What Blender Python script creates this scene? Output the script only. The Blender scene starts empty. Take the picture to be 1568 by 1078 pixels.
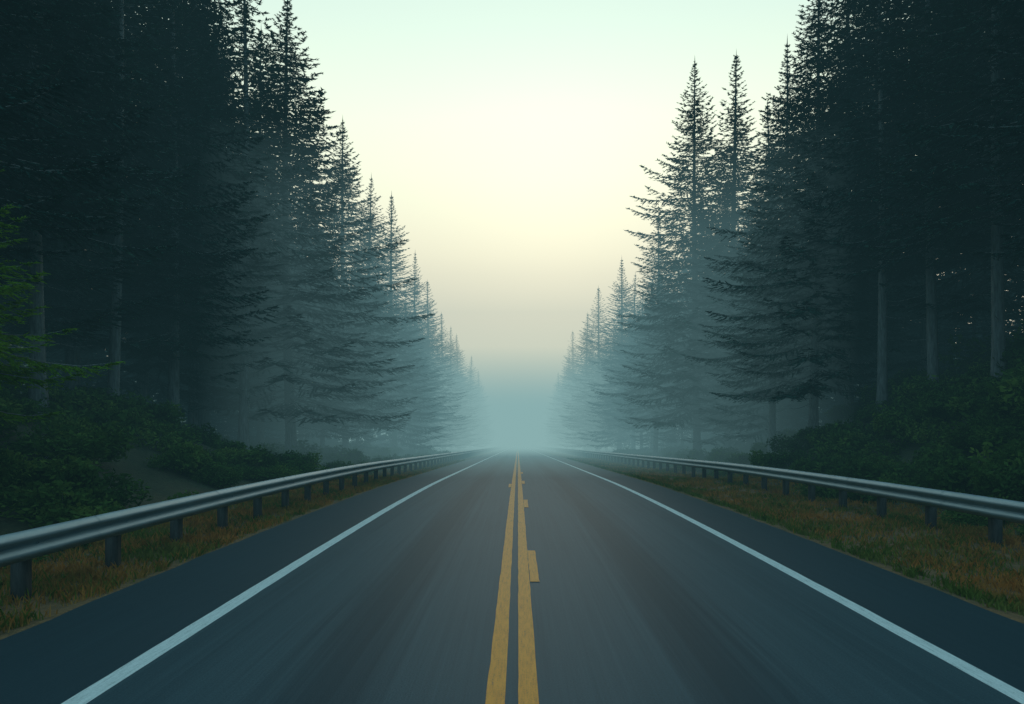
import bpy, math, random
import numpy as np
from mathutils import Vector
rng = np.random.default_rng(7)
random.seed(7)
scene = bpy.context.scene
scene.view_settings.view_transform = 'Standard'
scene.view_settings.look = 'None'
scene.view_settings.exposure = 0
COL = scene.collection

# ------------------------------------------------------------------ helpers
def new_mat(name):
    m = bpy.data.materials.new(name); m.use_nodes = True
    nt = m.node_tree
    for n in list(nt.nodes): nt.nodes.remove(n)
    out = nt.nodes.new('ShaderNodeOutputMaterial')
    return m, nt, out
def N(nt, t, **kw):
    n = nt.nodes.new(t)
    for k, v in kw.items():
        if k.startswith('_'): setattr(n, k[1:], v)
        else: n.inputs[k.replace('__', ' ')].default_value = v
    return n
def ramp(nt, fac, stops):
    r = nt.nodes.new('ShaderNodeValToRGB')
    els = r.color_ramp.elements
    els[0].position, els[0].color = stops[0][0], (*stops[0][1], 1)
    els[1].position, els[1].color = stops[-1][0], (*stops[-1][1], 1)
    for p, c in stops[1:-1]:
        e = els.new(p); e.color = (*c, 1)
    if fac is not None: nt.links.new(fac, r.inputs[0])
    return r.outputs[0]
def mix(nt, fac, a, b, mode='MIX'):
    m = nt.nodes.new('ShaderNodeMix'); m.data_type = 'RGBA'; m.blend_type = mode
    for sock, v in ((m.inputs[0], fac), (m.inputs[6], a), (m.inputs[7], b)):
        if isinstance(v, (int, float)): sock.default_value = v
        elif isinstance(v, tuple): sock.default_value = (*v, 1)
        else: nt.links.new(v, sock)
    return m.outputs[2]
def math_n(nt, op, a, b=0.0, c=0.0, clamp=False):
    m = nt.nodes.new('ShaderNodeMath'); m.operation = op; m.use_clamp = clamp
    for i, v in enumerate((a, b, c)):
        if isinstance(v, (int, float)): m.inputs[i].default_value = v
        else: nt.links.new(v, m.inputs[i])
    return m.outputs[0]
def noise_tex(nt, scale, vec=None, detail=5, rough=.6):
    n = N(nt, 'ShaderNodeTexNoise', Scale=scale, Detail=detail, Roughness=rough)
    if vec is not None: nt.links.new(vec, n.inputs['Vector'])
    return n.outputs[0]
def mapping(nt, vec, scale):
    m = nt.nodes.new('ShaderNodeMapping'); m.inputs['Scale'].default_value = scale
    nt.links.new(vec, m.inputs[0]); return m.outputs[0]

def mesh_tris(name, co, tris, mats=None, midx=None, smooth=False):
    co = np.asarray(co, np.float32); tris = np.asarray(tris, np.int32)
    me = bpy.data.meshes.new(name)
    me.vertices.add(len(co)); me.vertices.foreach_set('co', co.ravel())
    k = tris.shape[1]
    me.loops.add(tris.size); me.loops.foreach_set('vertex_index', tris.ravel())
    me.polygons.add(len(tris))
    me.polygons.foreach_set('loop_start', np.arange(0, tris.size, k, dtype=np.int32))
    me.polygons.foreach_set('loop_total', np.full(len(tris), k, np.int32))
    if midx is not None: me.polygons.foreach_set('material_index', np.asarray(midx, np.int32))
    if smooth: me.polygons.foreach_set('use_smooth', np.ones(len(tris), bool))
    for m in (mats or []): me.materials.append(m)
    me.update(calc_edges=True); me.validate()
    return me
def obj(name, me, parent=None, loc=(0, 0, 0)):
    o = bpy.data.objects.new(name, me); COL.objects.link(o); o.location = loc
    if parent: o.parent = parent
    return o
def empty(name):
    e = bpy.data.objects.new(name, None); COL.objects.link(e); e.empty_display_size = .5
    return e

# ------------------------------------------------------------------ terrain shape
H_CAM = 2.19
def sstep(a, b, x):
    t = np.clip((np.asarray(x, float) - a) / (b - a), 0, 1); return t * t * (3 - 2 * t)
M = 0.029
def prof(y):
    y = np.asarray(y, float)
    a, b = 8.0, 32.0
    t = np.clip(y - a, 0, b - a)
    return -(M / (b - a)) * t * t / 2 - M * np.clip(y - b, 0, None)
def vnoise(x, y, s, seed=0):
    x = np.asarray(x, float) / s; y = np.asarray(y, float) / s
    r = np.zeros(np.broadcast(x, y).shape)
    rr = np.random.default_rng(seed)
    for k in range(6):
        a = rr.uniform(0, 6.28); f = rr.uniform(.7, 1.6); ph = rr.uniform(0, 6.28)
        r = r + np.sin((x * math.cos(a) + y * math.sin(a)) * f * 2 + ph)
    return r / 6
def ground_z(x, y):
    x = np.asarray(x, float); y = np.asarray(y, float)
    z = prof(y)
    L = sstep(8.2, 17.5, -x); R = sstep(10.0, 21.0, x)
    fl = 0.9 + 2.3 * (1 - sstep(22, 42, y))
    fr = 1.0 + 4.0 * (1 - sstep(26, 52, y))
    z = z + L * fl + R * fr
    ax = np.where(x < 0, -x - 5.3, x - 5.6)
    z = z - 0.06 * sstep(0.0, .5, ax)
    amp = sstep(1.5, 6, ax)
    z = z + amp * (0.35 * vnoise(x, y, 5, 1) + .18 * vnoise(x, y, 1.7, 2))
    z = z + 0.035 * sstep(.1, .8, ax) * vnoise(x, y, .8, 3)
    z = z + 20 * sstep(30, 95, np.abs(x)) + 14 * sstep(95, 250, np.abs(x))
    return z

# ------------------------------------------------------------------ materials
def principled(nt, out, **kw):
    p = nt.nodes.new('ShaderNodeBsdfPrincipled')
    nt.links.new(p.outputs[0], out.inputs[0]); return p
# asphalt
m_asph, nt, out = new_mat('asphalt')
p = principled(nt, out)
geo = nt.nodes.new('ShaderNodeNewGeometry'); pos = geo.outputs['Position']
sx = nt.nodes.new('ShaderNodeSeparateXYZ'); nt.links.new(pos, sx.inputs[0]); X = sx.outputs[0]
fine = noise_tex(nt, 55, pos, 4, .7)
streak = noise_tex(nt, 1.0, mapping(nt, pos, (9, .09, 1)), 5, .65)
thin = noise_tex(nt, 1.0, mapping(nt, pos, (45, .35, 1)), 3, .6)
big = noise_tex(nt, .5, mapping(nt, pos, (1, .3, 1)), 4, .6)
base = ramp(nt, streak, [(.3, (.032, .066, .082)), (.7, (.054, .100, .120))])
base = mix(nt, .5, base, ramp(nt, fine, [(.3, (.016, .036, .045)), (.7, (.080, .135, .158))]))
def band(c, w):
    d = math_n(nt, 'ABSOLUTE', math_n(nt, 'SUBTRACT', X, c))
    e = math_n(nt, 'ADD', d, math_n(nt, 'MULTIPLY', math_n(nt, 'SUBTRACT', streak, .5), .9))
    return math_n(nt, 'MULTIPLY', math_n(nt, 'SUBTRACT', 1, math_n(nt, 'DIVIDE', e, w), clamp=True), 1.25, clamp=True)
tr = math_n(nt, 'ADD', band(-1.60, .58), band(1.85, .58))
tr = math_n(nt, 'ADD', tr, math_n(nt, 'MULTIPLY', math_n(nt, 'ADD', band(-3.1, .35), band(3.5, .35)), .3))
sh = math_n(nt, 'GREATER_THAN', math_n(nt, 'ABSOLUTE', math_n(nt, 'SUBTRACT', X, .3)), 3.85)
base = mix(nt, math_n(nt, 'MULTIPLY', tr, .72, clamp=True), base, (.011, .034, .046))
base = mix(nt, math_n(nt, 'MULTIPLY', sh, .6), base, (.009, .029, .041))
base = mix(nt, .35, base, mix(nt, big, (.5, .5, .5), (1.3, 1.3, 1.3)), 'MULTIPLY')
base = mix(nt, .5, base, mix(nt, thin, (.55, .55, .55), (1.45, 1.45, 1.45)), 'MULTIPLY')
nt.links.new(base, p.inputs['Base Color'])
rg = math_n(nt, 'ADD', .50, math_n(nt, 'MULTIPLY', fine, .2))
nt.links.new(rg, p.inputs['Roughness']); p.inputs['Specular IOR Level'].default_value = .12
b = N(nt, 'ShaderNodeBump', Strength=.35, Distance=.008); nt.links.new(fine, b.inputs['Height'])
nt.links.new(b.outputs[0], p.inputs['Normal'])

def paint(name, c, c2):
    m, nt, out = new_mat(name); p = principled(nt, out)
    geo = nt.nodes.new('ShaderNodeNewGeometry'); pos = geo.outputs['Position']
    n1 = noise_tex(nt, 6, mapping(nt, pos, (6, .5, 1)), 6, .75)
    n2 = noise_tex(nt, 60, pos, 4, .7)
    s = math_n(nt, 'ADD', math_n(nt, 'MULTIPLY', n1, .6), math_n(nt, 'MULTIPLY', n2, .4))
    col = ramp(nt, s, [(.34, (.12, .12, .11)), (.42, c2), (.56, c)])
    nt.links.new(col, p.inputs['Base Color']); p.inputs['Roughness'].default_value = .6
    p.inputs['Specular IOR Level'].default_value = .2
    return m
m_white = paint('white_road_paint', (.80, .84, .82), (.60, .65, .63))
m_yel = paint('yellow_road_paint', (.98, .35, .04), (.74, .25, .03))

# ground
m_ground, nt, out = new_mat('forest_soil'); p = principled(nt, out)
geo = nt.nodes.new('ShaderNodeNewGeometry'); pos = geo.outputs['Position']
sx = nt.nodes.new('ShaderNodeSeparateXYZ'); nt.links.new(pos, sx.inputs[0])
n1 = noise_tex(nt, .6, pos, 6, .65); n2 = noise_tex(nt, 9, pos, 5, .7)
c = ramp(nt, n1, [(.3, (.07, .07, .025)), (.5, (.19, .11, .045)), (.7, (.23, .12, .045))])
g = ramp(nt, n1, [(.3, (.02, .035, .014)), (.5, (.035, .045, .018)), (.7, (.055, .045, .022))])
bk = N(nt, 'ShaderNodeMapRange'); bk.inputs['From Min'].default_value = 7.5; bk.inputs['From Max'].default_value = 11
nt.links.new(math_n(nt, 'ABSOLUTE', math_n(nt, 'SUBTRACT', sx.outputs[0], .8)), bk.inputs[0])
c = mix(nt, bk.outputs[0], c, g)
c = mix(nt, .6, c, ramp(nt, n2, [(.3, (.25, .25, .25)), (.7, (1.5, 1.4, 1.3))]), 'MULTIPLY')
nt.links.new(c, p.inputs['Base Color']); p.inputs['Roughness'].default_value = .95
b = N(nt, 'ShaderNodeBump', Strength=.8, Distance=.08); nt.links.new(n2, b.inputs['Height'])
nt.links.new(b.outputs[0], p.inputs['Normal'])

def leafmat(name, c1, c2, c3, scale=.7, trans=.0):
    m, nt, out = new_mat(name)
    geo = nt.nodes.new('ShaderNodeNewGeometry'); oi = nt.nodes.new('ShaderNodeObjectInfo')
    n1 = noise_tex(nt, scale, geo.outputs['Position'], 2, .7)
    s = math_n(nt, 'ADD', math_n(nt, 'MULTIPLY', n1, .85), math_n(nt, 'MULTIPLY', oi.outputs['Random'], .15))
    col = ramp(nt, s, [(.32, c1), (.52, c2), (.72, c3)])
    p = nt.nodes.new('ShaderNodeBsdfDiffuse'); nt.links.new(col, p.inputs[0])
    if trans:
        t = nt.nodes.new('ShaderNodeBsdfTranslucent'); nt.links.new(col, t.inputs[0])
        ms = nt.nodes.new('ShaderNodeMixShader'); ms.inputs[0].default_value = trans
        nt.links.new(p.outputs[0], ms.inputs[1]); nt.links.new(t.outputs[0], ms.inputs[2])
        nt.links.new(ms.outputs[0], out.inputs[0])
    else: nt.links.new(p.outputs[0], out.inputs[0])
    return m
m_fol = leafmat('conifer_needles', (.012, .044, .040), (.022, .066, .054), (.042, .100, .066))
m_folg = leafmat('young_conifer_needles', (.09, .18, .018), (.14, .27, .025), (.20, .33, .04), trans=.35)
m_bush = leafmat('shrub_leaves', (.035, .07, .022), (.07, .135, .032), (.17, .24, .05), 1.0, .3)
m_grass = leafmat('verge_grass_blades', (.16, .18, .04), (.48, .25, .07), (.62, .28, .07), .45, .35)
m_grassg = leafmat('green_grass_blades', (.09, .16, .035), (.15, .22, .04), (.26, .26, .07), .7, .35)
m_bark, nt, out = new_mat('bark'); p = principled(nt, out)
tc = nt.nodes.new('ShaderNodeTexCoord')
n1 = noise_tex(nt, 3, mapping(nt, tc.outputs['Object'], (4, 4, .5)), 6, .7)
nt.links.new(ramp(nt, n1, [(.3, (.07, .068, .065)), (.7, (.25, .25, .24))]), p.inputs['Base Color'])
p.inputs['Roughness'].default_value = .9
m_steel, nt, out = new_mat('galvanised_steel'); p = principled(nt, out)
geo = nt.nodes.new('ShaderNodeNewGeometry')
n1 = noise_tex(nt, 2.5, mapping(nt, geo.outputs['Position'], (1, .4, 3)), 6, .7)
nt.links.new(ramp(nt, n1, [(.3, (.19, .26, .29)), (.7, (.33, .42, .46))]), p.inputs['Base Color'])
p.inputs['Metallic'].default_value = .55
nt.links.new(math_n(nt, 'ADD', .40, math_n(nt, 'MULTIPLY', n1, .25)), p.inputs['Roughness'])
m_post, nt, out = new_mat('weathered_post'); p = principled(nt, out)
geo = nt.nodes.new('ShaderNodeNewGeometry')
n1 = noise_tex(nt, 6, mapping(nt, geo.outputs['Position'], (4, 4, .6)), 6, .7)
nt.links.new(ramp(nt, n1, [(.3, (.03, .03, .03)), (.7, (.09, .085, .08))]), p.inputs['Base Color'])
p.inputs['Roughness'].default_value = .8

# ------------------------------------------------------------------ ground sheet
xs = np.unique(np.concatenate([np.linspace(-400, -45, 24), np.linspace(-45, -12, 50), np.linspace(-12, -5, 36),
     np.array([-5.3, -4, -2, 0, 2, 4, 5.6]), np.linspace(5.2, 14, 44), np.linspace(14, 45, 46), np.linspace(45, 400, 24)]))
ys = np.unique(np.concatenate([np.linspace(-60, 0, 16), np.linspace(0, 60, 181), np.linspace(60, 150, 90), np.linspace(150, 1600, 80)]))
gx, gy = np.meshgrid(xs, ys)
gz = ground_z(gx, gy)
gz = np.where((gx > -5.25) & (gx < 5.55), gz - .03, gz)
nx = len(xs); ny = len(ys)
idx = np.arange(nx * ny).reshape(ny, nx)
q = np.stack([idx[:-1, :-1], idx[:-1, 1:], idx[1:, 1:], idx[1:, :-1]], -1).reshape(-1, 4)
obj('ground', mesh_tris('ground', np.stack([gx, gy, gz], -1).reshape(-1, 3), q, [m_ground], smooth=True))

def ribbon(x0, x1, z, ylist, wob=0.0):
    n = len(ylist); zz = prof(ylist) + z
    w0 = wob * np.array([random.uniform(-1, 1) for _ in range(n)]); w1 = wob * np.array([random.uniform(-1, 1) for _ in range(n)])
    co = np.concatenate([np.stack([x0 + w0, ylist, zz], -1), np.stack([x1 + w1, ylist, zz], -1)])
    i = np.arange(n - 1)
    return co, np.stack([i, i + n, i + n + 1, i + 1], -1)
yl = np.unique(np.concatenate([np.arange(-60, 0, 2), np.arange(0, 80, .35), np.linspace(80, 900, 160)]))
n = len(yl)
crossx = [-5.42, -5.32, -5.26, -3.5, -1.7, 0, 1.9, 4, 5.54, 5.60, 5.70]
crossz = [-.10, -.012, 0, 0, 0, 0, 0, 0, 0, -.012, -.10]
pts = []
for k, (cx, cz) in enumerate(zip(crossx, crossz)):
    e = np.zeros(n)
    if k < 3: e = .05 * vnoise(0 * yl, yl, .7, 11) + .03 * vnoise(0 * yl, yl, .25, 12)
    if k > 7: e = .05 * vnoise(0 * yl, yl, .7, 13) + .03 * vnoise(0 * yl, yl, .25, 14)
    pts.append(np.stack([cx + e, yl, prof(yl) + cz], -1))
pts = np.stack(pts, 1); K = len(crossx)
idx = np.arange(n * K).reshape(n, K)
q = np.stack([idx[:-1, :-1], idx[:-1, 1:], idx[1:, 1:], idx[1:, :-1]], -1).reshape(-1, 4)
road = obj('road', mesh_tris('road', pts.reshape(-1, 3), q, [m_asph]))
def marking(name, x0, x1, mat, ya=None, yb=None, z=.004, wob=.004):
    l = yl if ya is None else np.linspace(ya, yb, 12)
    co, q = ribbon(x0, x1, z, l, wob)
    obj(name, mesh_tris(name, co, q, [mat]), road)
marking('edge_line_a', -3.58, -3.38, m_white)
marking('edge_line_b', 3.95, 4.13, m_white)
marking('centre_line_a', -.255, -.10, m_yel)
marking('centre_line_b', .005, .165, m_yel)
for i, (a, b2, x1) in enumerate([(9.5, 11.9, .30), (18.6, 20.8, .29), (28, 30.2, .29), (37.5, 39.7, .29)]):
    marking('centre_dash_%d' % i, .172, x1, m_yel, a, b2, z=.008)
marking('centre_dash_9', -.36, -.262, m_yel, 26, 28, z=.008)

# ------------------------------------------------------------------ guardrails
def guardrail(name, gxx, side):
    e = empty(name)
    pr = [(-.015, .185), (.0, .19), (.030, .165), (.075, .125), (.085, .095), (.075, .065), (.02, .02), (.0, 0),
          (.02, -.02), (.075, -.065), (.085, -.095), (.075, -.125), (.030, -.165), (.0, -.19), (-.015, -.185)]
    yl2 = np.unique(np.concatenate([np.arange(-20, 90, 1.0), np.linspace(90, 420, 60)]))
    P = np.array(pr); P = np.concatenate([P, P[::-1] - np.array([.006, 0])]); P = np.concatenate([P, P[:1]])
    pts = []
    for y in yl2:
        z = float(prof(y)) + .67
        pts.append(np.stack([gxx + side * P[:, 0], np.full(len(P), y), z + P[:, 1]], -1))
    pts = np.stack(pts); nn, K = pts.shape[:2]
    idx = np.arange(nn * K).reshape(nn, K)
    q = np.stack([idx[:-1, :-1], idx[:-1, 1:], idx[1:, 1:], idx[1:, :-1]], -1).reshape(-1, 4)
    obj('rail_beam', mesh_tris(name + '_beam', pts.reshape(-1, 3), q, [m_steel], smooth=False), e)
    vs, fs = [], []
    for y in np.arange(-18, 120, 4.0):
        b0 = len(vs)
        for dy in (0, .32):
            z = float(prof(y + dy)) + .67
            for a, c in pr: vs.append((gxx + side * (a + .004), y + dy, z + c * 1.01))
        k = len(pr)
        for i in range(k - 1): fs.append((b0 + i, b0 + i + 1, b0 + k + i + 1, b0 + k + i))
    obj('rail_lap_joints', mesh_tris(name + '_laps', vs, fs, [m_steel]), e)
    vs, fs = [], []
    def box(x0, x1, y0, y1, z0, z1):
        b0 = len(vs)
        for z in (z0, z1):
            vs.extend([(x0, y0, z), (x1, y0, z), (x1, y1, z), (x0, y1, z)])
        for f in ((0, 3, 2, 1), (4, 5, 6, 7), (0, 1, 5, 4), (1, 2, 6, 5), (2, 3, 7, 6), (3, 0, 4, 7)):
            fs.append(tuple(b0 + i for i in f))
    for y in np.concatenate([np.arange(-19.2, 160, 2.0), np.arange(160, 400, 4.0)]):
        z = float(prof(y))
        xa, xb = sorted((gxx - side * .035, gxx - side * .12)); box(xa, xb, y - .075, y + .075, z + .50, z + .83)
        xa, xb = sorted((gxx - side * .125, gxx - side * .28)); box(xa, xb, y - .085, y + .085, z - .5, z + .80)
    obj('posts', mesh_tris(name + '_posts', vs, fs, [m_post]), e)
    vs, fs = [], []
    for y in np.arange(-19.2, 60, 2.0):
        z = float(prof(y)) + .67; b0 = len(vs)
        for dx, r in ((.0, .022), (.014, .014)):
            for a in range(6): vs.append((gxx + side * (.004 + dx), y + r * math.cos(a * 1.047), z + r * math.sin(a * 1.047)))
        for a in range(6): fs.append((b0 + a, b0 + (a + 1) % 6, b0 + 6 + (a + 1) % 6, b0 + 6 + a))
    obj('bolts', mesh_tris(name + '_bolts', vs, fs, [m_steel]), e)
guardrail('guardrail', -6.2, 1)
guardrail('guardrail', 8.75, -1)

# ------------------------------------------------------------------ conifers
def unit(v): return v / (np.linalg.norm(v, axis=-1, keepdims=True) + 1e-9)
def conifer(name, seed, H=28., R=4.5, cb=.2, dens=1., mat=m_fol, spacing=.56, expo=1., gap=.0, kk=4, wf=1., stub=True):
    r = np.random.default_rng(seed)
    V, F, MI = [], [], []; nv = 0
    bend = r.uniform(-.25, .25, 2)
    def axis(z):
        t = z / H; return np.array([bend[0] * math.sin(t * 3), bend[1] * math.sin(t * 2.5 + .5) - bend[1] * .48])
    rings = 16; S = 8
    for i in range(rings + 1):
        t = i / rings; z = t * H - .4 * (i == 0)
        rad = (.0085 * H) * (1 - t) ** .85 + .015
        if i == 0: rad *= 1.4
        c = axis(max(z, 0))
        for s in range(S):
            a = s * 2 * math.pi / S
            V.append(((c[0] + rad * math.cos(a), c[1] + rad * math.sin(a), z),))
    for i in range(rings):
        for s in range(S):
            a, b = i * S + s, i * S + (s + 1) % S; c, d = a + S, b + S
            F += [((a, b, d),), ((a, d, c),)]; MI += [1, 1]
    V = [np.array(V, float).reshape(-1, 3)]; F = [np.array(F).reshape(-1, 3)]; MI = [np.array(MI)]
    nv = len(V[0])
    def add(v, f, m):
        nonlocal nv
        V.append(v); F.append(f + nv); MI.append(np.full(len(f), m)); nv += len(v)
    def stem(pts, r0):
        k = len(pts); vv = []
        for i, pnt in enumerate(pts):
            rr = r0 * (1 - i / (k - .5)) + .004
            for s in range(3):
                a = s * 2.094
                vv.append(pnt + rr * (math.cos(a) * np.array([0, 0, 1.]) + math.sin(a) * side))
        ff = []
        for i in range(k - 1):
            for s in range(3):
                a, b = i * 3 + s, i * 3 + (s + 1) % 3
                ff += [(a, b, b + 3), (a, b + 3, a + 3)]
        add(np.array(vv), np.array(ff), 1)
    z = cb * H * .45 if stub else cb * H
    lob = r.uniform(0, 6.28, 3)
    while z < H - .1:
        t = (z - cb * H) / (H - cb * H)
        nb = int(r.integers(6, 9)) if t > 0 else int(r.integers(1, 3))
        if t > .85: nb = 5
        az0 = r.uniform(0, 6.28)
        wl = r.uniform(.78, 1.12)
        for bi in range(nb):
            az = az0 + bi * 2 * math.pi / nb + r.uniform(-.3, .3)
            if t < 0:
                L = r.uniform(.5, 2.2); el = r.uniform(-.4, 0)
            else:
                pf = (1 - t) ** expo * min(1, .55 + t * 3) * min(1, (1 - t) / .16) ** .55
                lobe = 1 + .16 * math.sin(az * 2 + lob[0] + z * .35) + .08 * math.sin(z * .9 + lob[1])
                L = R * pf * lobe * wl * r.uniform(.68, 1.12) + .05
                if r.random() < gap: L *= .35
                el = -.24 + .85 * t ** 1.8 + r.uniform(-.08, .08)
            d = np.array([math.cos(az), math.sin(az), 0]); side = np.array([-d[1], d[0], 0])
            zz = z + r.uniform(-.1, .1); c0 = axis(zz)
            nseg = 6; u = np.linspace(0, 1, nseg)
            sag = .26 * (1 - max(t, 0)) + .06
            wig = r.uniform(-.12, .12)
            def P(u):
                u = np.asarray(u, float)[:, None]
                return (np.array([c0[0], c0[1], zz]) + d * (L * u) + side * (wig * L * u * u)
                        + np.array([0, 0, 1.]) * L * (math.tan(el) * u - sag * u ** 2 + (sag + .10) * u ** 3))
            stem(P(u), .008 + .007 * L)
            if t < 0:
                if r.random() < .75: continue
            step = .20 / dens
            u0 = .12 if L < 1.5 else .22
            nt_ = max(2, int(L * (1 - u0) / step))
            ut = np.linspace(u0, .98, nt_) + r.uniform(-.4, .4, nt_) * step / L
            ut = np.clip(ut, .05, 1)
            ut = np.concatenate([ut, ut]); sg = np.repeat([1., -1.], nt_)
            base = P(ut); tan = unit(P(np.clip(ut + .03, 0, 1.03)) - base)
            tl = np.clip(.40 * L * (1 - ut) ** .7, .05, .85) * r.uniform(.6, 1.2, len(ut)) + .02
            ang = r.uniform(.7, 1.05, len(ut))
            dirn = tan * np.cos(ang)[:, None] + side * (sg * np.sin(ang))[:, None] + np.array([0, 0, 1.]) * r.uniform(-.30, .02, len(ut))[:, None]
            dirn = unit(dirn)
            base = np.concatenate([base, P([.97])]); dirn = np.concatenate([dirn, unit(P([1.0]) - P([.93]))]); tl = np.append(tl, min(.32, .1 + .2 * L))
            fr = np.linspace(.15, 1, kk)
            bb = base[:, None] + dirn[:, None] * (tl[:, None] * fr)[:, :, None]
            bb[:, :, 2] -= (tl[:, None] * fr ** 2 * .15)
            perp = unit(np.cross(dirn, [0, 0, 1.]))
            fs_ = min(1, .45 + .3 * L)
            for s in (1., -1., 0.):
                b3 = bb if s != 0 else bb[:, [0, 1]]
                nl = r.uniform(.11, .22, b3.shape[:2]) * fs_ * (.5 + .5 * wf)
                if s == 0: nl = np.clip(tl[:, None] * .75, .08, .6) * np.ones(b3.shape[:2])
                dd = dirn[:, None] * r.uniform(.6, 1.1, b3.shape[:2])[:, :, None] + perp[:, None] * s + np.array([0, 0, 1.]) * r.uniform(-.4, .15, b3.shape[:2])[:, :, None]
                dd = unit(dd)
                w = unit(np.cross(dd, r.normal(size=dd.shape) * .4 + np.array([0, 0, 1.]))) * (.024 + .012 * r.random(b3.shape[:2]))[:, :, None] * fs_ * wf
                if s == 0: w = w * 1.5
                tip = b3 + dd * nl[:, :, None]
                tri = np.stack([b3 - w, b3 + w, tip], -2).reshape(-1, 3)
                add(tri, np.arange(len(tri)).reshape(-1, 3), 0)
        z += spacing * (r.uniform(.8, 1.2)) * (1. if t > 0 else 2.) * (.6 + .4 * (1 - max(t, 0)))
    ax_ = np.array([*axis(H), 0])
    add(np.array([[-.04, 0, H - .4], [.04, 0, H - .4], [0, 0, H + .5]]) + ax_, np.array([[0, 1, 2]]), 0)
    add(np.array([[0, -.04, H - .4], [0, .04, H - .4], [0, 0, H + .5]]) + ax_, np.array([[0, 1, 2]]), 0)
    return mesh_tris(name, np.concatenate(V), np.concatenate(F), [mat, m_bark], np.concatenate(MI))
K3 = dict(kk=3, wf=1.3)
T = [conifer('conifer_a', 1, 28, 5.6, .16, **K3), conifer('conifer_b', 2, 28, 5.2, .24, expo=1.05, **K3),
     conifer('conifer_c', 3, 28, 6.6, .10, expo=.95, **K3), conifer('conifer_d', 4, 28, 5.2, .04, expo=.95, **K3),
     conifer('conifer_e', 5, 28, 4.8, .34, dens=.8, gap=.3, spacing=.75, **K3), conifer('conifer_f', 6, 28, 4.6, .05, expo=.9, gap=.08, **K3)]
TL_ = [conifer('interior_conifer_%d' % i, 20 + i, 28, 5.6, cb, dens=.42, kk=2, wf=3.0, spacing=.8, expo=.9) for i, cb in enumerate((.14, .22, .28))]
young = conifer('young_conifer', 9, 9, 3.6, .34, 1.3, m_folg, .34, expo=.75, stub=False)

def place(name, me, x, y, top=None, H=None, wid=1., parent=None):
    gz = float(ground_z(x, y)) - .1
    if H is None: H = top + H_CAM - gz
    s = H / 28.
    o = obj(name, me, parent, (x, y, gz))
    o.scale = (s * wid, s * wid, s); o.rotation_euler = (random.uniform(-.02, .02), random.uniform(-.02, .02), random.uniform(0, 6.28))
    return o
F_ = 1045.
near = []
def hero(px, py, x, v, wid=1.):
    Y = F_ * abs(x) / abs(px - 793); t = (650 - py) * Y / F_
    place('fir_tree', T[v], x, Y, top=t, wid=wid); near.append((x, Y))
hero(447, 0, -14, 2, 1.35); hero(605, 298, -13, 3, 1.25); hero(562, 270, -14.2, 0, 1.1); hero(530, 180, -13.6, 2, 1.1)
hero(372, -120, -15, 4, 1.1); hero(400, 40, -17.5, 1); hero(657, 430, -13, 5, 1.5); hero(680, 480, -13.2, 5, 1.5); hero(703, 512, -13, 3, 1.4)
hero(690, 500, -15, 0, 1.3); hero(735, 568, -13, 5, 1.6); hero(720, 545, -13.4, 3, 1.5)
hero(172, -230, -16.5, 4, 1.1); hero(265, -200, -16.5, 0, 1.1); hero(310, -140, -19, 1, 1.1); hero(60, -500, -15.5, 1, 1.1); hero(-120, -700, -15, 0, 1.1)
hero(110, -380, -19.5, 0, 1.2); hero(215, -260, -20, 2, 1.1); hero(0, -520, -20, 2, 1.1)
hero(635, 385, -14.5, 0, 1.1)
hero(1068, 98, 14, 2, 1.1); hero(1115, 88, 16, 5, 1.25); hero(1190, 62, 17, 3, 1.1); hero(1245, -50, 15.2, 2, 1.1); hero(1003, 330, 13.6, 0, 1.2)
hero(1350, -160, 16, 4, 1.1); hero(1300, -120, 17.5, 0); hero(1430, -300, 17, 1); hero(1530, -450, 17, 1, 1.1); hero(1700, -600, 17, 0)
hero(948, 395, 14, 3, 1.3); hero(970, 420, 15.5, 0, 1.2); hero(915, 440, 14, 5, 1.5); hero(897, 480, 14, 3, 1.4); hero(878, 508, 14, 5, 1.6); hero(868, 540, 14, 3, 1.5); hero(855, 570, 14, 3, 1.5)

forest = empty('distant_forest')
def rows(side, cols):
    for ci, (x0, h0, dy, ystart) in enumerate(cols):
        y = ystart + random.uniform(0, 2)
        while y < (330 if ci < 2 else 150):
            x = side * (x0 + random.uniform(-1.1, 1.1))
            if all((x - a) ** 2 + (y - b) ** 2 > 5.5 for a, b in near):
                hh = h0 * (1 if y > 45 else 1.18) * random.uniform(.80, 1.08)
                if ci == 0: hh *= random.uniform(.6, .95)
                if ci == 0: me = T[random.choice([0, 2, 3, 5])]
                elif ci == 1 and y < 70: me = T[random.choice([0, 1, 2, 4])]
                else: me = random.choice(TL_)
                place('forest_conifer', me, x, y, H=hh, wid=random.uniform(.95, 1.2) * (1.2 if y > 80 else 1), parent=forest)
            y += dy * random.uniform(.75, 1.3) * (1 if y < 120 else 1.3)
rows(-1, [(14.5, 23, 6.2, 38), (19, 25, 5.2, 6), (24.5, 27, 5.2, 4), (31, 26, 6, 2), (39, 24, 6, 2)])
rows(1, [(15.5, 24, 6.2, 38), (20.5, 26, 5.2, 8), (26, 27, 5.2, 4), (33, 26, 6, 2), (41, 24, 6, 2)])
for side in (-1, 1):
    y = 12.
    while y < 95:
        place('sapling', TL_[0], side * random.uniform(22, 29), y, H=random.uniform(6, 11), wid=2.0, parent=forest)
        y += random.uniform(1.8, 3.2)

for (x, y, s) in [(-10.7, 12.4, .78)]:
    o = obj('young_fir_tree', young, None, (x, y, float(ground_z(x, y)) - .1)); o.scale = (s,) * 3; o.rotation_euler[2] = x

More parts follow.
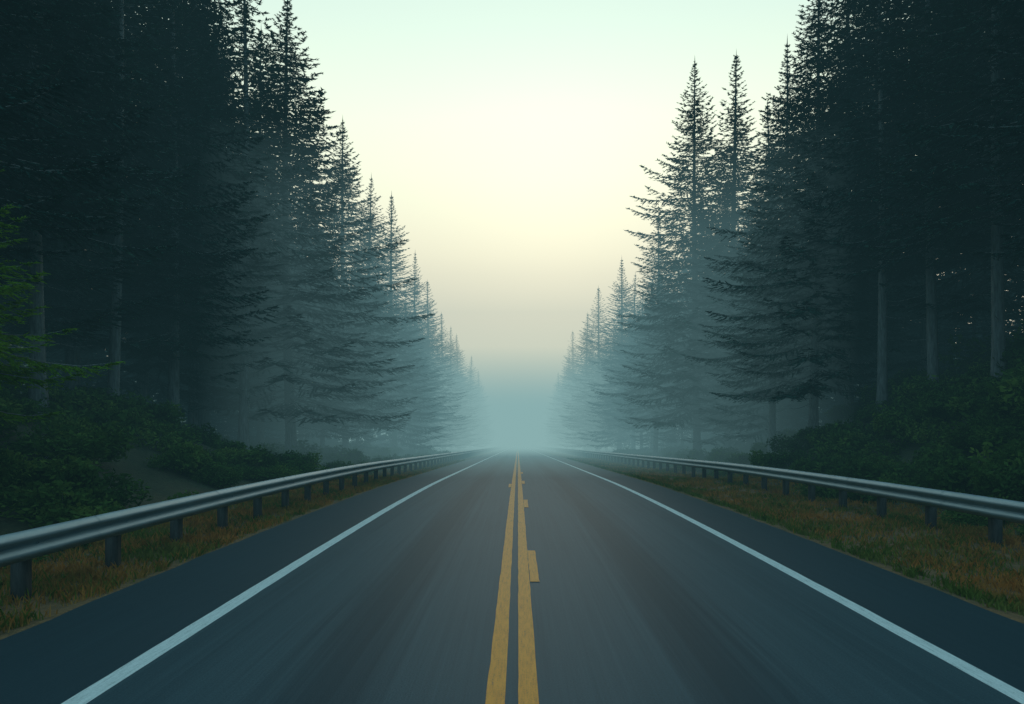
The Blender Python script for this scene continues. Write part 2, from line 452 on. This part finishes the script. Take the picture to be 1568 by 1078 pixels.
# ------------------------------------------------------------------ shrubs
def shrub(name, seed, n=2600, leaf=.09):
    r = np.random.default_rng(seed)
    lobes = r.uniform(-1, 1, (9, 3)) * np.array([.9, .9, .35]) + np.array([0, 0, .55]); lr = r.uniform(.3, .55, 9)
    k = r.integers(0, 9, n); d = unit(r.normal(size=(n, 3)))
    c = lobes[k] + d * (lr[k] * r.uniform(.45, 1.35, n) ** .8)[:, None]
    c[:, 2] = np.abs(c[:, 2])
    a = unit(r.normal(size=(n, 3)) + d * .7 + np.array([0, 0, .3])); b = unit(np.cross(a, r.normal(size=(n, 3))))
    s = (leaf * r.uniform(.6, 1.4, n))[:, None]
    quad = np.stack([c - a * s * .8, c - b * s * .42, c + a * s, c + b * s * .42], -2).reshape(-1, 3)
    V = [quad]; F = [np.arange(len(quad)).reshape(-1, 4)]; MI = [np.zeros(n)]
    nv = len(quad); vs = []; fs = []
    for i in range(9):
        tip = lobes[i] + np.array([0, 0, lr[i] * .6]); w = np.array([.015, 0, 0])
        b0 = nv + len(vs); vs += [-w, w, tip + w * .3, tip - w * .3]; fs.append((b0, b0 + 1, b0 + 2, b0 + 3))
    V.append(np.array(vs)); F.append(np.array(fs)); MI.append(np.ones(9))
    return mesh_tris(name, np.concatenate(V), np.concatenate(F), [m_bush, m_bark], np.concatenate(MI))
SH = [shrub('shrub_a', 1, 1700, .10), shrub('shrub_b', 2, 1400, .13), shrub('shrub_c', 3, 1800, .095)]
und = empty('roadside_undergrowth')
def put_shrub(x, y, s, parent=und, name='shrub'):
    o = obj(name, random.choice(SH), parent, (x, y, float(ground_z(x, y)) - .12 * s))
    o.scale = (s * random.uniform(.85, 1.3), s * random.uniform(.85, 1.3), s * random.uniform(.6, 1.05)); o.rotation_euler[2] = random.uniform(0, 6.28)
for i in range(600):
    y = 6 + 80 * random.random() ** 1.4
    if i % 2: x = -8.4 - 11.5 * random.random() ** 1.2
    else: x = 10.4 + 11 * random.random() ** 1.1
    e = abs(x) - (8.4 if x < 0 else 10.6)
    put_shrub(x, y, random.uniform(.3, .75) + min(max(e, 0) * .12, .7) * random.random())
for i in range(40):
    put_shrub(random.uniform(11.5, 17.5), random.uniform(13, 30), random.uniform(.5, 1.0))
for (x, y, s) in [(19.5, 24, 1.9), (17.5, 21, 1.4), (14, 22, .9), (-10.5, 15.5, .8), (-12, 17, 1.1), (21, 28, 1.9), (16.5, 27, 1.3), (18, 18.5, 1.5)]:
    put_shrub(x, y, s, None, 'leafy_bush')

# ------------------------------------------------------------------ grass
def grass(name, x0, x1, y0, y1, n, hmin, hmax, mats, seed, ypow=1.6, green_edge=None):
    r = np.random.default_rng(seed)
    tx = r.uniform(x0, x1, n); ty = y0 + (y1 - y0) * r.random(n) ** ypow
    keep = (vnoise(tx, ty, 1.1, seed + 5) + r.uniform(-.5, .7, n)) > -.25
    tx, ty = tx[keep], ty[keep]; nb = 9; n = len(tx)
    bx = np.repeat(tx, nb) + r.normal(0, .05, n * nb); by = np.repeat(ty, nb) + r.normal(0, .05, n * nb)
    bx = np.clip(bx, x0 - .03, x1 + .03)
    bz = ground_z(bx, by) - .015
    h = np.repeat(r.uniform(hmin, hmax, n), nb) * r.uniform(.5, 1.1, n * nb)
    az = r.uniform(0, 6.28, n * nb); lean = r.uniform(.1, .75, n * nb) * h
    d = np.stack([np.cos(az), np.sin(az)], -1); w = .006 + .004 * r.random(n * nb)
    b = np.stack([bx, by, bz], -1)
    sd = np.stack([-d[:, 1] * w, d[:, 0] * w, 0 * w], -1)
    mid = b + np.stack([d[:, 0] * lean * .35, d[:, 1] * lean * .35, h * .6], -1)
    tip = b + np.stack([d[:, 0] * lean, d[:, 1] * lean, h], -1)
    v = np.stack([b - sd, b + sd, mid + sd * .8, tip, mid - sd * .8], 1).reshape(-1, 3)
    f = np.arange(len(v)).reshape(-1, 5)
    mi = (vnoise(bx, by, .9, seed + 9) + r.uniform(-.6, .6, n * nb) > .12)
    if green_edge is not None:
        mi = mi | (np.abs(bx - green_edge) < .35 * r.uniform(.3, 1.3, n * nb))
    return mesh_tris(name, v, f, mats, mi.astype(int))
obj('verge_grass', grass('verge_grass_l', -8.6, -5.36, 3, 70, 13000, .06, .20, [m_grass, m_grassg], 21))
obj('verge_grass', grass('verge_grass_r', 5.66, 11.5, 4, 80, 20000, .06, .18, [m_grass, m_grassg], 22, green_edge=5.8))

# ------------------------------------------------------------------ fog: homogeneous absorbing layers; added emission stands in for scattered sky light
fog = empty('fog')
def emissive_fog_layer(name, x0, x1, y0, y1, z0, z1, dens, col):
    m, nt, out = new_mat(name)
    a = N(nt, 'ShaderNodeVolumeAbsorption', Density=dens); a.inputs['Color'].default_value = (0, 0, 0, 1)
    e = nt.nodes.new('ShaderNodeEmission'); e.inputs[0].default_value = (*col, 1); e.inputs[1].default_value = dens  # fog glows by itself in place of scattering sky light
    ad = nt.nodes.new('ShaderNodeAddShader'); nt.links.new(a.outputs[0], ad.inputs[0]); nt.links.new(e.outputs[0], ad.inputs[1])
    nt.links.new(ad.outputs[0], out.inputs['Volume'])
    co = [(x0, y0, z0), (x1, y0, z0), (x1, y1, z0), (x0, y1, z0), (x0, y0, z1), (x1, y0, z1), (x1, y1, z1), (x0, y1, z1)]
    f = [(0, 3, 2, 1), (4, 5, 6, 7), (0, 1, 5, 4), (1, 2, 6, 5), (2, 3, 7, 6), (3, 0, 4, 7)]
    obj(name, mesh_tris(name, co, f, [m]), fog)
emissive_fog_layer('emissive_forest_haze', -390, 390, -50, 90, -70, 22, .0030, (.06, .165, .19))  # dim emission colour puts in the shade of the forest interior
emissive_fog_layer('emissive_mist_bank', -15.5, 16.5, 33, 89.9, -69, 17, .0110, (.21, .40, .42))  # brighter emission colour puts in sky light over the open corridor
emissive_fog_layer('emissive_far_mist', -370, 370, 90.1, 1390, -70, 12.5, .0165, (.38, .58, .55))
emissive_fog_layer('emissive_high_haze', -340, 340, 90.1, 1370, 12.6, 46, .0045, (1.05, .98, .72))  # warm emission colour adds to the sky glow

# ------------------------------------------------------------------ world
w = bpy.data.worlds.new('World'); scene.world = w; w.use_nodes = True
nt = w.node_tree
for n_ in list(nt.nodes): nt.nodes.remove(n_)
out = nt.nodes.new('ShaderNodeOutputWorld'); bg = nt.nodes.new('ShaderNodeBackground')
SUN_EL, SUN_AZ = math.radians(14), math.radians(3)
sky = nt.nodes.new('ShaderNodeTexSky'); sky.sky_type = 'NISHITA'; sky.sun_disc = False
sky.sun_elevation = SUN_EL; sky.sun_rotation = SUN_AZ; sky.dust_density = 3
tc = nt.nodes.new('ShaderNodeTexCoord'); s = nt.nodes.new('ShaderNodeSeparateXYZ'); nt.links.new(tc.outputs['Generated'], s.inputs[0])
front = ramp(nt, s.outputs[2], [(0, (1.15, 1.05, .82)), (.07, (1.25, 1.06, .78)), (.15, (1.42, 1.12, .80)), (.24, (1.40, 1.27, .90)), (.34, (1.22, 1.28, .96)), (.50, (.90, 1.12, .95)), (1, (.23, .52, .65))])
back = ramp(nt, s.outputs[2], [(0, (.18, .36, .45)), (.4, (.25, .52, .63)), (1, (.23, .52, .65))])
fy = N(nt, 'ShaderNodeMapRange', _interpolation_type='SMOOTHSTEP'); fy.inputs['From Min'].default_value = .3; fy.inputs['From Max'].default_value = .88
nt.links.new(s.outputs[1], fy.inputs[0])
haze = mix(nt, fy.outputs[0], back, front)
skys = mix(nt, 1., sky.outputs[0], (.08, .09, .1), 'MULTIPLY')
nt.links.new(mix(nt, .92, skys, haze), bg.inputs[0]); bg.inputs[1].default_value = 1.0
nt.links.new(bg.outputs[0], out.inputs[0])
sl = bpy.data.lights.new('sun', 'SUN'); sl.energy = .5; sl.angle = math.radians(20); sl.color = (1, .98, .92)
so = bpy.data.objects.new('sun', sl); COL.objects.link(so)
d = Vector((math.sin(SUN_AZ) * math.cos(SUN_EL), math.cos(SUN_AZ) * math.cos(SUN_EL), math.sin(SUN_EL)))
so.rotation_euler = (-d).to_track_quat('-Z', 'Y').to_euler()

# ------------------------------------------------------------------ camera
cam = bpy.data.cameras.new('camera'); co_ = bpy.data.objects.new('camera', cam); COL.objects.link(co_)
co_.location = (0, 0, H_CAM); co_.rotation_euler = (math.radians(90), 0, 0)
cam.lens = 24; cam.sensor_width = 36; cam.shift_x = -.0057; cam.shift_y = .071; cam.clip_end = 4000; cam.clip_start = .05
scene.camera = co_
